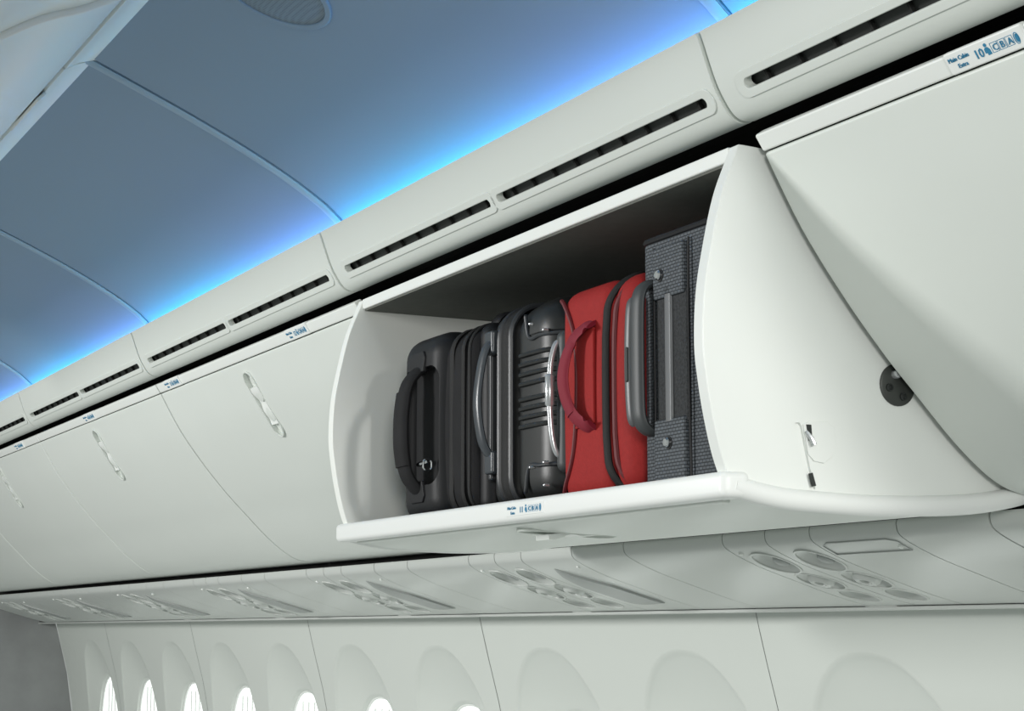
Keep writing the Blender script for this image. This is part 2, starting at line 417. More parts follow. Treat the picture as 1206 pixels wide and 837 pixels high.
order = sorted(win_a, reverse=True)
names_w = {0: 'window nearest the dark end wall', NW-1: 'window farthest from the dark end wall'}
ordn = ['first', 'second', 'third', 'fourth', 'fifth', 'sixth', 'seventh', 'eighth', 'ninth', 'tenth', 'eleventh', 'twelfth']
proto = None
for i, a in enumerate(order):
    if proto is None:
        wn_ = thing('window_1', a, UP+0.016, ZC-OH)
        op = [sup(OW, OH, 2*math.pi*(k+.5)/48, 2.6) for k in range(48)]
        mw = frame(P(a, UP+0.016, ZC), (1, 0, 0), (0, 0, 1))
        bm = nb(); outline_prism(bm, [(x*.99, z*.99) for x, z in op], mw, -0.006, 0.0); link('pane', bm, 'daylight', wn_)
        bm = nb(); ring(bm, [(x*1.0, z*1.0) for x, z in op], [(x*.955, z*.97) for x, z in op], mw, 0.0, 0.007); link('inner_frame', bm, 'trim_white', wn_, bevel=0.003)
        bm = nb()
        for dx in (-0.05, 0.0, 0.05): outline_prism(bm, [(dx-.0035, -OH*.86), (dx+.0035, -OH*.86), (dx+.0035, OH*.86), (dx-.0035, OH*.86)], mw, 0.0005, 0.004)
        link('shade_pleat', bm, 'trim_white', wn_)
        proto = wn_; o = wn_
    else:
        o = copy_tree(proto, -(a-order[0])); o.name = 'window_%d' % (i+1)
    props(o, 'bright oval cabin window, %s one counted from the dark end wall' % ordn[i], 'window', 'cabin windows along the side wall', 'structure')

# rail between the service panels and the wall
rl = thing('trim_1', 4.5, 1.9, 0.02, 'thin pale rail between service panels and side wall', 'trim', kind='structure')
bm = nb(); sweep(bm, [Vector(p) for p in [(1.868, 0.0335), (1.90, 0.0335), (1.952, 0.0345)]], 1.2, 8.41, 0.006); link('rail', bm, 'service_grey', rl, bevel=0.002)
bm = nb(); sweep(bm, [Vector(p) for p in [(1.873, 0.042), (1.96, 0.046)]], 1.2, 8.41, 0.004); link('dark_gap', bm, 'dark_metal', rl)
for a in (2.42, 3.41, 4.33, 5.25, 6.17):
    bm = nb(); abox(bm, a-0.04, a+0.04, 1.8695, 1.885, 0.0392, 0.0422); link('clip', bm, 'trim_white', rl, bevel=0.001)

# ------------------------------------------------------------------ valance with air slots
bk = nb(); abox(bk, 0.55, 8.41, 1.335, 1.35, 0.572, 0.735); abox(bk, 0.55, 8.41, 1.18, 1.335, 0.645, 0.655)  # black boards added for the shade inside the gap above the bins
props(link('gap_shade_board', bk, 'black_void'), 'black boards standing in for shade in the gap above the overhead bins', 'wall', kind='structure')
va0 = 1.771; vp = 1.2285
def slot_frame(ac):
    i = min(range(len(VAL)), key=lambda k: abs(VAL[k].y-0.6135)); c = VAL[i]; t = (VAL[i-1]-VAL[i+1]).normalized()
    return frame(P(ac, c.x, c.y), (1, 0, 0), (0, t.x, t.y))
def valance(k):
    a0 = va0+vp*k
    v = thing('trim_%d' % (k+3), a0+vp/2, 1.16, 0.59, kind='structure')
    bm = nb(); sweep(bm, VAL, a0+0.004, a0+vp-0.004, 0.010)
    p = link('valance_panel', bm, 'valance_white', v, bevel=0.0035)
    rows = ((a0+0.026+0.28, 0.555), (a0+0.585+0.027+0.28, 0.565))
    cs = []
    for ac, l in rows:
        m = slot_frame(ac); b = nb(); outline_prism(b, [(y, x) for x, y in capsule(l, 0.0062)], m, -0.03, 0.03); cs.append(b)
    cut(p, cs)
    bm = nb(); sweep(bm, offset_path(VAL, 0.0108), a0+vp-0.02, a0+vp+0.02, 0.002); link('leak_strip', bm, 'valance_white', v)  # added behind the valance seam to block cove light
    for ac, l in rows:
        m = slot_frame(ac)
        bm = nb(); ring(bm, [(y, x) for x, y in capsule(l+0.034, 0.0165)], [(y, x) for x, y in capsule(l+0.001, 0.0066)], m, -0.002, 0.0016)
        link('slot_rim', bm, 'valance_white', v, bevel=0.001, seg=2)
        bm = nb(); box(bm, m @ Vector((0, 0, -0.0165)), (l+0.05, 0.03, 0.004), m.to_3x3())
        for s in (-1, 1): box(bm, m @ Vector((0, s*0.014, -0.016)), (l+0.05, 0.003, 0.012), m.to_3x3())
        duct = link('air_duct', bm, 'slot_black', v)
        for j in range(9):
            x = -l/2+0.03+j*(l-0.06)/8
            bm = nb(); box(bm, m @ Vector((x, 0, -0.0120)), (0.0035, 0.014, 0.006), m.to_3x3())
            link('vane', bm, 'black_void', duct)
    return v
v0 = valance(0)
props(v0, 'white valance panel with two black air slots above the open bin', 'trim', 'slotted valance panels under the cove light')
vlab = {-1: 'white valance panel with black air slot above the nearest closed bin at right', 1: 'white valance panel with two air slots just left of the open bin',
        2: 'slotted white valance panel, second to the left of the open bin', 3: 'slotted white valance panel, third to the left of the open bin',
        4: 'slotted white valance panel, fourth to the left of the open bin'}
for k in (-1, 1, 2, 3, 4):
    c = copy_tree(v0, -vp*k); c.name = 'trim_%d' % (k+3); props(c, vlab[k])

# ------------------------------------------------------------------ cove lights behind the valance
def cove(k):
    a0 = seams[k]+0.004; a1 = seams[k+1]-0.004
    c = thing('cove_light', (a0+a1)/2, 1.165, 0.665)
    bm = nb(); abox(bm, a0, a1, 1.162, 1.190, 0.672, 0.681); link('housing', bm, 'dark_metal', c, bevel=0.001)
    bm = nb(); prism(bm, [(1.165, 0.681), (1.187, 0.681), (1.184, 0.687), (1.168, 0.687)], a0, a1); link('led_diffuser', bm, 'cove_led', c)
    return c
cl = ['blue cove light behind the valance at top right', 'blue cove light strip over the open bin', 'blue cove light strip, first left of the open bin',
      'blue cove light strip, second left of the open bin', 'blue cove light strip, third left of the open bin', 'blue cove light strip, fourth left of the open bin', 'short blue cove light strip by the end wall']
for k in range(7): props(cove(k), cl[k], 'light', 'cove lights along the ceiling edge')

# ------------------------------------------------------------------ closed overhead bins
def latch_frame(ac):
    p, q_ = Vector((1.224, 0.521)), Vector((1.308, 0.399)); c = (p+q_)/2
    i = min(range(len(DOOR)), key=lambda k: (DOOR[k]-c).length); c = DOOR[i]; t = (DOOR[i-1]-DOOR[i+1]).normalized()
    return frame(P(ac, c.x, c.y), (1, 0, 0), (0, t.x, t.y))
def lip_frame(ac, z=0.5605):
    p, q_ = Vector(LIP[1]), Vector(LIP[2]); t = (q_-p).normalized(); c = p+(q_-p)*((z-p.y)/(q_.y-p.y))
    return frame(P(ac, c.x, c.y), (1, 0, 0), (0, t.x, t.y))
def person_icon(bm, m, x, y, s):
    lathe(bm, [(0.0001, 0.0004), (0.16*s, 0.0004), (0.16*s, 0)], m @ Matrix.Translation((x-0.05*s, y+0.86*s, 0)), 14)
    outline_prism(bm, [(x-.32*s, y+.2*s), (x-.3*s, y+.55*s), (x-.15*s, y+.68*s), (x+.1*s, y+.66*s), (x+.26*s, y+.45*s), (x+.3*s, y+.02*s), (x-.1*s, y), (x-.12*s, y+.2*s)], m, 0, 0.0004)
def placard(parent, m, w_, h_, row='10', s=1.0, t=0.0026):
    bm = nb(); outline_prism(bm, [(-w_/2, -h_/2), (w_/2, -h_/2), (w_/2, h_/2), (-w_/2, h_/2)], m, -0.006, t)
    pl = link('row_placard', bm, 'placard_white', parent, bevel=min(0.0022, t*0.8))
    mm = m @ Matrix.Translation((0, 0, t))
    b = lettering(pl, mm, [('Main Cabin', -w_*.46, 0.0015*s, 0.0066*s), ('Extra', -w_*.37, -0.0065*s, 0.0066*s), (row, -w_*.135, -0.0050*s, 0.0135*s),
                           ('C', w_*.105, -0.0035*s, 0.0100*s), ('B', w_*.20, -0.0035*s, 0.0100*s), ('A', w_*.295, -0.0035*s, 0.0100*s)])
    person_icon(b, mm, w_*.035, -0.0055*s, 0.0125*s)
    for x in (.127, .222, .317):
        e = 0.0048*s; o2 = [(w_*x-e, -0.0052*s), (w_*x+e, -0.0052*s), (w_*x+e, 0.0052*s), (w_*x-e, 0.0052*s)]
        ring(b, o2, [(w_*x+(px-w_*x)*.91, py*.91) for px, py in o2], mm, 0, 0.0003)
    ring(b, [(w_*.405+px, py) for px, py in ellipse(.0034*s, .0062*s, 16)], [(w_*.405+px, py) for px, py in ellipse(.0028*s, .0055*s, 16)], mm, 0, 0.0004)
    outline_prism(b, [(w_*.408+px, py) for px, py in ellipse(.0021*s, .0045*s, 14)], mm, 0, 0.0004)
    link('lettering', b, 'blue_print', pl, smooth=False, fix=False)
    return pl
def latch(parent, door, m, open_=0.0):
    cut(door, [outline_prism(nb(), capsule(0.152, 0.0245), m, -0.0095, 0.02)])
    rm = nb(); ring(rm, capsule(0.157, 0.0270), capsule(0.151, 0.0240), m, -0.003, 0.0008)
    la = link('latch_bezel', rm, 'bin_white', parent, bevel=0.0006, seg=2)
    bm = nb(); cs = []
    pts = []
    for s in range(17):
        y = 0.040-0.088*s/16; hgt = -0.001-0.0032*math.sin(math.pi*(s/16))+0.0018*math.sin(2*math.pi*s/16*2)
        pts.append((y, hgt))
    rot = Matrix.Translation((0, -0.048, -0.002)) @ Matrix.Rotation(open_, 4, 'X') @ Matrix.Translation((0, 0.048, 0.002))
    rows = [[bm.verts.new(m @ rot @ Vector((x*(0.0225 if 1 <= k <= 15 else 0.0205), y, h))) for x in (-1, -.5, 0, .5, 1)] for k, (y, h) in enumerate(pts)]
    low = [[bm.verts.new(m @ rot @ Vector((x*(0.0225 if 1 <= k <= 15 else 0.0205), y, -0.0085))) for x in (-1, 1)] for k, (y, h) in enumerate(pts)]
    for k in range(16):
        for j in range(4): bm.faces.new((rows[k][j], rows[k][j+1], rows[k+1][j+1], rows[k+1][j]))
        bm.faces.new((rows[k][0], rows[k+1][0], low[k+1][0], low[k][0])); bm.faces.new((rows[k][4], low[k][1], low[k+1][1], rows[k+1][4]))
        bm.faces.new((low[k][0], low[k+1][0], low[k+1][1], low[k][1]))
    for k in (0, 16): bm.faces.new(rows[k]+[low[k][1], low[k][0]])
    link('latch_paddle', bm, 'trim_white', la, ang=50)
    for y in (0.022, -0.026):
        bm = nb(); lathe(bm, [(0.0001, 0.0016), (0.009, 0.0011), (0.0165, -0.0006), (0.0178, -0.004)], m @ rot @ Matrix.Translation((0, y, -0.0022)) @ Matrix.Diagonal((1, 1.0, 1, 1)), 20)
        link('finger_pad', bm, 'bin_white', la)
    return la
def closed_bin(a0, a1, plac, label, row='12', full=False):
    b = thing('overhead_bin', (a0+a1)/2, 1.4, 0.165, label, 'overhead bin', 'closed overhead bins')
    bm = nb(); sweep(bm, DOOR, a0+0.003, a1-0.003, 0.012)
    d = link('door', bm, 'bin_white', b, bevel=0.0035)
    latch(b, d, latch_frame(a0+(a1-a0)*0.53))
    bm = nb(); sweep(bm, [Vector(p) for p in LIP], a0+0.003, a1-0.003, -0.016)
    for v in bm.verts: pass
    link('door_lip', bm, 'trim_white', b, bevel=0.0028)
    bm = nb(); prism(bm, [(1.24, 0.560), (1.245, 0.530), (1.30, 0.448), (1.42, 0.300), (1.53, 0.202), (1.64, 0.178), (1.70, 0.2), (1.70, 0.560)], a0+0.012, a1-0.012)
    link('housing', bm, 'bucket_inside', b, bevel=0.004)
    for n_, ac in enumerate(plac): placard(b, lip_frame(ac), 0.112, 0.0235, row=str(int(row)+n_))
    return b
closed_bin(0.50, 1.7605, [1.3635], 'large closed white overhead bin right of the open bin', '10')
bl = ['closed white overhead bin just left of the open bin', 'closed white overhead bin, second left of the open bin', 'closed white overhead bin, third left of the open bin',
      'closed white overhead bin, fourth left of the open bin', 'closed white overhead bin nearest the dark end wall']
closed_bin(2.998, 4.245, [3.30, 4.12], bl[0], '12')
cb2 = closed_bin(4.248, 5.495, [4.885], bl[1], '14')
cb3 = closed_bin(5.498, 6.745, [5.747], bl[2], '15')
props(copy_tree(cb3, -1.25), bl[3])

# ------------------------------------------------------------------ the open bin
ob = thing('overhead_bin', 2.36, 1.38, 0.136, 'open white overhead bin holding four upright suitcases', 'overhead bin')
A0, A1 = 1.772, 2.948
ARC = smooth_path([(1.176, 0.561), (1.169, 0.544), (1.151, 0.499), (1.136, 0.439), (1.126, 0.384), (1.123, 0.324), (1.1275, 0.280), (1.1345, 0.240), (1.145, 0.198), (1.158, 0.165)], 5)
BOT = smooth_path([(1.162, 0.1535), (1.178, 0.1495), (1.224, 0.1415), (1.277, 0.138), (1.379, 0.136), (1.5, 0.1415), (1.585, 0.1555), (1.64, 0.175), (1.68, 0.21)], 5)
ARC = [p+Vector((0.007, 0)) for p in ARC]
poly = [tuple(p) for p in ARC] + [tuple(p+Vector((0, 0.006))) for p in BOT] + [(1.71, 0.30), (1.71, 0.45), (1.69, 0.553), (1.30, 0.556), (1.19, 0.561)]
bm = nb(); prism(bm, poly, A0, A0+0.020); endp = link('end_panel', bm, 'trim_white', ob, bevel=0.003)
bm = nb(); prism(bm, poly, A1-0.020, A1); link('end_panel', bm, 'bucket_inside', ob, bevel=0.003)
# outer shell, the turned-down door face of the bin
bm = nb(); sweep(bm, [p for p in BOT], A0+0.004, A1-0.004, 0.012); shell = link('door_shell', bm, 'bin_white', ob, bevel=0.002)
i = min(range(len(BOT)), key=lambda k: abs(BOT[k].x-1.285)); tb = (BOT[i-1]-BOT[i+1]).normalized()
mL = frame(P(2.372, BOT[i].x, BOT[i].y), (1, 0, 0), (0, tb.x, tb.y))
latch(ob, shell, mL, 0.13)
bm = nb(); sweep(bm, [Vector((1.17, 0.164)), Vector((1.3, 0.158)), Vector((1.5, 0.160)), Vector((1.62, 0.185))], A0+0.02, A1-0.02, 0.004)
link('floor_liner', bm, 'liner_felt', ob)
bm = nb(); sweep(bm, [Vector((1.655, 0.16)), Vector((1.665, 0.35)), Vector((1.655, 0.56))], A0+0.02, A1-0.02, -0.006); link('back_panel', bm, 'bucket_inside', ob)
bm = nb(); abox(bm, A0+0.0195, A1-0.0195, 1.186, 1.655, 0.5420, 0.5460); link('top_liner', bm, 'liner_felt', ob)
bm = nb(); prism(bm, [(1.182, 0.5445), (1.20, 0.5455), (1.66, 0.5485), (1.66, 0.558), (1.19, 0.5625), (1.1805, 0.5615)], A0+0.0195, A1-0.0195); link('top_panel', bm, 'trim_white', ob, bevel=0.0022)
# sill: rounded white bar along the aisle edge, turning into the rim below the end panel
bm = nb(); bar(bm, rrect(1.146, 1.184, 0.1485, 0.1785, 0.0075), A0-0.013, A1+0.005, 0.010)
link('sill', bm, 'placard_white', ob)
bm = nb(); abox(bm, A0+0.03, A1-0.03, 1.172, 1.183, 0.1455, 0.150); link('sill_gasket', bm, 'bin_white', ob, bevel=0.0015)
for ac in (A0-0.002, A1-0.004):
    path = [p+Vector((0, 0.010)) for p in BOT[1:-6]]
    bm = nb(); tube(bm, [P(ac, p.x, p.y) for p in path], 1.0, 16, flat=(0.0125, 0.0125, (1, 0, 0))); link('rim', bm, 'placard_white', ob)
# printed row placard on the sill
tp = Vector((0.008, 0.009))
mS = frame(P(2.247, 1.1458, 0.1635), (1, 0, 0), (0, 0.0, 1))
placard(ob, mS, 0.112, 0.0155, row='11', s=0.85, t=0.0006)
# end-panel fittings: pivot plate, striker pocket
pp = P(A0, 1.402, 0.291); mp = frame(pp, (0, -1, 0), (0, 0, 1))
if (mp.to_3x3() @ Vector((0, 0, 1))).x < 0: mp = frame(pp, (0, 1, 0), (0, 0, 1))
bm = nb(); lathe(bm, [(0.0001, 0.0035), (0.023, 0.0035), (0.0255, 0.002), (0.0255, -0.002)], mp, 32); piv = link('pivot_plate', bm, 'dark_metal', ob, bevel=0.0)
for x, y in ((0.0125, 0.010), (0.006, -0.014), (-0.014, -0.004)):
    bm = nb(); lathe(bm, [(0.0001, 0.004), (0.0025, 0.004), (0.0035, 0.0062), (0.0048, 0.0058), (0.0050, 0.003)], mp @ Matrix.Translation((x, y, 0)), 14); link('bolt', bm, 'slot_black', piv)
bm = nb(); lathe(bm, [(0.0001, 0.012), (0.004, 0.012), (0.0052, 0.010), (0.0052, 0.003)], mp @ Matrix.Translation((-0.005, 0.012, 0)), 16); link('pivot_pin', bm, 'silver', piv)
# shallow pocket pressed into the end panel, with a metal striker
def yz_frame(u, z): return frame(P(A0-0.0, u, z), (0, 1, 0), (0, 0, 1))     # local x outboard, y up, z towards the camera end
fl = yz_frame(1.262, 0.225)
sgn = 1 if (fl.to_3x3() @ Vector((0, 0, 1))).x > 0 else -1
pocket = [(0.002, 0.012), (0.010, 0.016), (0.036, 0.017), (0.046, 0.010), (0.048, -0.010), (0.042, -0.024), (0.030, -0.032), (0.016, -0.030), (0.008, -0.022)]
groove = [(-0.010, 0.011), (-0.007, 0.014), (-0.002, 0.014), (0.001, 0.010), (0.011, -0.036), (0.0185, -0.062), (0.0105, -0.063), (0.002, -0.036)]
cut(endp, [outline_prism(nb(), groove, fl, -0.004*sgn, 0.01*sgn), outline_prism(nb(), [(0.006, 0.004), (0.012, 0.004), (0.014, -0.016), (0.009, -0.018)], fl, -0.006*sgn, 0.01*sgn)])
bm = nb(); outline_prism(bm, pocket, fl, 0.0, 0.0022*sgn); pk = link('striker_pocket', bm, 'trim_white', endp, bevel=0.0008, seg=2)
bm = nb(); outline_prism(bm, [(0.0055, 0.012), (0.0125, 0.012), (0.0135, -0.004), (0.0085, -0.007)], fl, 0.0022*sgn, 0.0030*sgn); link('slot', bm, 'slot_black', pk)
bm = nb(); tube(bm, [fl @ Vector((0.0045, 0.004, 0.003*sgn)), fl @ Vector((0.009, -0.004, 0.007*sgn)), fl @ Vector((0.0125, -0.012, 0.008*sgn))], [0.0022, 0.003, 0.003], 8); link('striker', bm, 'silver', pk)
bm = nb(); outline_prism(bm, [(0.0085, -0.0445), (0.014, -0.0435), (0.0185, -0.0585), (0.0125, -0.0595)], fl, 0.0006*sgn, 0.0014*sgn); link('slot', bm, 'slot_black', endp)

# ------------------------------------------------------------------ passenger service panels
def psu_pt(u):
    for p, q_ in zip(PSU[:-1], PSU[1:]):
        if p.x <= u <= q_.x and q_.x > p.x: return p.lerp(q_, (u-p.x)/(q_.x-p.x)), (q_-p).normalized()
def psu_frame(a, u):
    c, t = psu_pt(u); m = frame(P(a, c.x, c.y), (1, 0, 0), (0, -t.x, -t.y))     # z local points down into the cabin
    if (m.to_3x3() @ Vector((0, 0, 1))).z > 0: m = frame(P(a, c.x, c.y), (-1, 0, 0), (0, -t.x, -t.y))
    return m
def psu_sheet(name, a0, a1, parent):
    bm = nb(); sweep(bm, PSU, a0+0.0012, a1-0.0012, 0.012)
    return link(name, bm, 'service_grey', parent, bevel=0.0012, seg=2)
def light_strip(a0, a1, parent):
    s = psu_sheet('light_panel', a0, a1, parent); ac = (a0+a1)/2
    cs = []
    for u, r in ((1.650, 0.040), (1.733, 0.040), (1.806, 0.034)):
        m = psu_frame(ac, u); cs.append(lathe(nb(), [(r*.55, -0.011), (r*.8, -0.008), (r, 0.0), (r*1.12, 0.02)], m, 28))
    cut(s, cs)
    for k, (u, r) in enumerate(((1.650, 0.040), (1.733, 0.040), (1.806, 0.034))):
        m = psu_frame(ac, u)
        bm = nb(); ring(bm, ellipse(r*1.05, r*1.05, 32), ellipse(r*.95, r*.95, 32), m, -0.0015, 0.0012); g = link('bezel', bm, 'service_grey', s, bevel=0.0008, seg=2)
        if k == 0:
            bm = nb(); lathe(bm, [(0.0001, -0.002), (0.008, -0.002), (0.013, -0.004), (0.016, -0.011)], m @ Matrix.Translation((0, -0.008, 0)), 20); link('reading_light', bm, 'lens_grey', s)
        elif k == 1:
            bm = nb(); lathe(bm, [(0.008, -0.004), (0.010, 0.004), (0.016, 0.005), (0.020, 0.002), (0.024, -0.010)], m, 24); link('air_nozzle', bm, 'service_grey', s)
        else:
            bm = nb(); lathe(bm, [(0.0001, -0.0085), (0.010, -0.0085), (0.016, -0.011)], m, 20); link('call_button', bm, 'lens_grey', s)
    return s
def service_unit(ak, label, sign):
    p = thing('service_panel', ak-0.15, 1.73, 0.04, label, 'service panel', 'passenger service panels under the bins')
    psu_sheet('filler_panel', ak-0.613, ak-0.428, p)
    ox = psu_sheet('oxygen_panel', ak-0.428, ak-0.229, p)
    light_strip(ak-0.229, ak-0.116, p); light_strip(ak-0.116, ak, p)
    psu_sheet('plain_panel', ak, ak+0.305, p)
    for a, u in ((ak-0.02, 1.612), (ak-0.40, 1.62)):
        bm = nb(); lathe(bm, [(0.0001, 0.003), (0.003, 0.003), (0.004, 0.001), (0.004, -0.002)], psu_frame(a, u), 12); link('screw', bm, 'trim_white', p)
    if sign:
        bm = nb(); a = ak-0.335; N = 20; top = []; bot = []
        for i in range(N+1):
            f = i/N; u = 1.622+(1.815-1.622)*f; c, t = psu_pt(u); wd = 0.050*(min(1, f/0.45)**0.8)*(1 if f < .93 else 1-(f-.93)*3)+0.002
            nrm = Vector((-t.y, t.x)); nrm = nrm if nrm.y < 0 else -nrm
            hgt = 0.0055*min(1, f/0.15, (1-f)/0.06+0.1)+0.0005
            for L_, s in ((top, 1), (bot, 0)):
                L_.append([bm.verts.new(P(a+0.03+wd*(x if x < 0 else x*1.0)-0.03*f, c.x+nrm.x*(hgt*(1-0.3*x*x) if s else -0.002), c.y+nrm.y*(hgt*(1-0.3*x*x) if s else -0.002))) for x in (-1, -.5, 0, .5, 1)])
        for i in range(N):
            for j in range(4):
                bm.faces.new((top[i][j], top[i][j+1], top[i+1][j+1], top[i+1][j])); bm.faces.new((bot[i][j], bot[i+1][j], bot[i+1][j+1], bot[i][j+1]))
            bm.faces.new((top[i][0], top[i+1][0], bot[i+1][0], bot[i][0])); bm.faces.new((top[i][4], bot[i][4], bot[i+1][4], top[i+1][4]))
        for i in (0, N): bm.faces.new(top[i]+list(reversed(bot[i])))
        link('sign_lens', bm, 'lens_grey', p)
    else:
        c1, t1 = psu_pt(1.605); c2, t2 = psu_pt(1.612); m = psu_frame(ak-0.325, 1.617)
        bm = nb(); ring(bm, [(x*.085, y*.020) for x, y in [(-1, -.8), (-1, .6), (-.8, 1), (.8, 1), (1, .6), (1, -.8)]], [(x*.084, y*.0185) for x, y in [(-1, -.8), (-1, .6), (-.8, 1), (.8, 1), (1, .6), (1, -.8)]], m, -0.003, 0.0012)
        link('access_outline', bm, 'lens_grey', ox)
    return p
service_unit(2.448, 'grey service panel with reading lights under the open bin at right', False)
sp2 = service_unit(3.366, 'grey service panel with long dark sign lens below the open bin', True)
sl = ['grey service panel below the closed bin next to the open bin', 'grey service panel, second left of the open bin', 'grey service panel, third left of the open bin',
      'grey service panel, fourth left of the open bin', 'grey service panel nearest the dark end wall']
for k in range(1, 6):
    c = copy_tree(sp2, -0.918*k); props(c, sl[k-1])
pn = thing('service_panel', 1.5, 1.73, 0.04, 'plain grey service panel at the far right edge', 'service panel', 'passenger service panels under the bins')
psu_sheet('plain_panel', 1.2, 1.8335, pn)
bk = nb(); sweep(bk, offset_path(PSU, 0.016), 1.2, 8.41, 0.003)
abox(bk, 1.2, 8.41, 1.635, 1.65, 0.125, 0.178)  # black strip added so the gap under the bins reads as shade
props(link('trim_9', bk, 'black_void'), 'black backing standing in for shade behind the service panel joints', 'trim', kind='structure')

# ------------------------------------------------------------------ centre bin across the aisle (top left corner)
cbn = thing('overhead_bin', 3.2, 0.4, 0.62, 'white overhead bin of the centre row in the top left corner', 'overhead bin')
CV = smooth_path([(0.745, 0.9455), (0.728, 0.945), (0.705, 0.938), (0.690, 0.930), (0.681, 0.924)], 5)
CD = smooth_path([(0.6745, 0.927), (0.655, 0.902), (0.592, 0.866), (0.542, 0.846), (0.508, 0.828), (0.474, 0.806), (0.44, 0.782), (0.40, 0.765), (0.33, 0.765)], 5)
bm = nb(); sweep(bm, CV, 1.9, 3.015, -0.010); link('valance_panel', bm, 'trim_white', cbn, bevel=0.003)
bm = nb(); sweep(bm, CV, 3.023, 6.5, -0.010); link('valance_panel', bm, 'trim_white', cbn, bevel=0.003)
bm = nb(); sweep(bm, CD, 2.52, 3.75, -0.012); link('door', bm, 'trim_white', cbn, bevel=0.006)
bm = nb(); sweep(bm, CD, 3.76, 5.0, -0.012); link('door', bm, 'trim_white', cbn, bevel=0.006)
bm = nb(); sweep(bm, CD, 1.4, 2.512, -0.012); link('door', bm, 'trim_white', cbn, bevel=0.006)
bm = nb(); sweep(bm, [Vector((0.70, 0.965)), Vector((0.62, 0.945)), Vector((0.45, 0.86)), Vector((0.38, 0.80))], 1.4, 6.5, -0.01); link('housing', bm, 'black_void', cbn)
bm = nb(); tube(bm, [P(2.516, p.x+0.001, p.y-0.002) for p in CD], 0.0075, 10); link('edge_bead', bm, 'placard_white', cbn)
bm = nb(); box(bm, P(3.27, 0.6745, 0.9145), (0.22, 0.022, 0.006), Matrix.Rotation(math.radians(48), 3, 'X')); link('hinge_tab', bm, 'placard_white', cbn, bevel=0.002)

# ------------------------------------------------------------------ suitcases
def rbox(a0, a1, u0, u1, z0, z1, r, seg=6, puff=0.0):
    bm = nb(); abox(bm, a0, a1, u0, u1, z0, z1)
    bmesh.ops.bevel(bm, geom=list(bm.edges), offset=r, segments=seg, affect='EDGES', profile=0.5)
    if puff:
        bmesh.ops.subdivide_edges(bm, edges=[e for e in bm.edges if e.calc_length() > 0.06], cuts=6, use_grid_fill=True)
        c = P((a0+a1)/2, (u0+u1)/2, (z0+z1)/2); h = Vector((abs(a1-a0)/2, abs(u1-u0)/2, abs(z1-z0)/2))
        for v in bm.verts:
            d = v.co-c; q = [max(0, 1-(d[i]/h[i])**2) for i in range(3)]
            v.co += Vector((math.copysign(1, d.x)*q[1]*q[2]*(abs(d.x) > h.x-r*.4), math.copysign(1, d.y)*q[0]*q[2]*(abs(d.y) > h.y-r*.4), math.copysign(1, d.z)*q[0]*q[1]*(abs(d.z) > h.z-r*.4)))*puff
    return bm
def loop(a, u0, u1, z0, z1, r, n=8, da=0.0):
    """rounded rectangle in the plane across the cabin at station a (all round a case); da bows it sideways at the corners"""
    pts = []
    for cu, cz, s in ((u0+r, z0+r, math.pi), (u1-r, z0+r, 1.5*math.pi), (u1-r, z1-r, 0), (u0+r, z1-r, .5*math.pi)):
        for k in range(n+1):
            t = s+.5*math.pi*k/n; pts.append((cu+r*math.cos(t), cz+r*math.sin(t)))
    out = []
    zc = (z0+z1)/2; hz = (z1-z0)/2
    dense = []
    for i in range(len(pts)):
        p, q = pts[i], pts[(i+1) % len(pts)]; d = math.hypot(q[0]-p[0], q[1]-p[1]); m = max(1, int(d/0.03))
        for k in range(m): dense.append((p[0]+(q[0]-p[0])*k/m, p[1]+(q[1]-p[1])*k/m))
    for u, z in dense: out.append(P(a+da*abs((z-zc)/hz)**4, u, z))
    return out

ZF = 0.169
# 1 black soft case
c1 = thing('suitcase', 2.64, 1.4, ZF, 'black soft fabric suitcase with padded handle, leftmost in the open bin', 'suitcase', 'suitcases in the open bin')
link('body', rbox(2.515, 2.765, 1.200, 1.60, ZF, 0.462, 0.042, 7, 0.006), 'black_nylon', c1)
mc = link('main_compartment', rbox(2.604, 2.767, 1.184, 1.60, ZF-0.001, 0.466, 0.036, 8, 0.004), 'black_smooth', c1)
cut(mc, [rbox(2.622, 2.752, 1.150, 1.212, 0.226, 0.412, 0.022, 5)])
link('expander', rbox(2.492, 2.540, 1.210, 1.59, ZF+0.004, 0.464, 0.022, 6), 'black_smooth', c1)
for a, rx in ((2.594, 0.0075), (2.553, 0.0055), (2.530, 0.004)):
    bm = nb(); tube(bm, loop(a, 1.1965, 1.602, ZF+0.001, 0.4645, 0.042), 1.0, 8, closed=True, flat=(rx, 0.0022, (1, 0, 0))); link('zipper', bm, 'zip_black', c1)
bm = nb(); tube(bm, smooth_path([P(2.690, 1.190, 0.412), P(2.692, 1.176, 0.402), P(2.694, 1.163, 0.380), P(2.695, 1.156, 0.335), P(2.695, 1.156, 0.290), P(2.694, 1.163, 0.248), P(2.692, 1.176, 0.226), P(2.690, 1.190, 0.214)], 6), 1.0, 14, flat=(0.021, 0.0080, (1, 0, 0)))
hd = link('carry_handle', bm, 'black_nylon', c1)
bm = nb(); tube(bm, smooth_path([P(2.694, 1.1595, 0.372), P(2.695, 1.1555, 0.335), P(2.695, 1.1555, 0.290), P(2.694, 1.1595, 0.256)], 6), 1.0, 14, flat=(0.023, 0.0095, (1, 0, 0))); link('grip_sleeve', bm, 'black_nylon', hd)
for zc, s in ((0.418, 1), (0.219, -1)):
    bm = nb(); outline_prism(bm, [(-0.026, -0.014*s), (0.026, -0.014*s), (0.030, 0.010*s), (0.022, 0.020*s), (-0.022, 0.020*s), (-0.030, 0.010*s)], frame(P(2.690, 1.1815, zc), (1, 0, 0), (0, 0.08*s, 1)), -0.004, 0.003); link('handle_anchor', bm, 'black_smooth', hd, bevel=0.002)
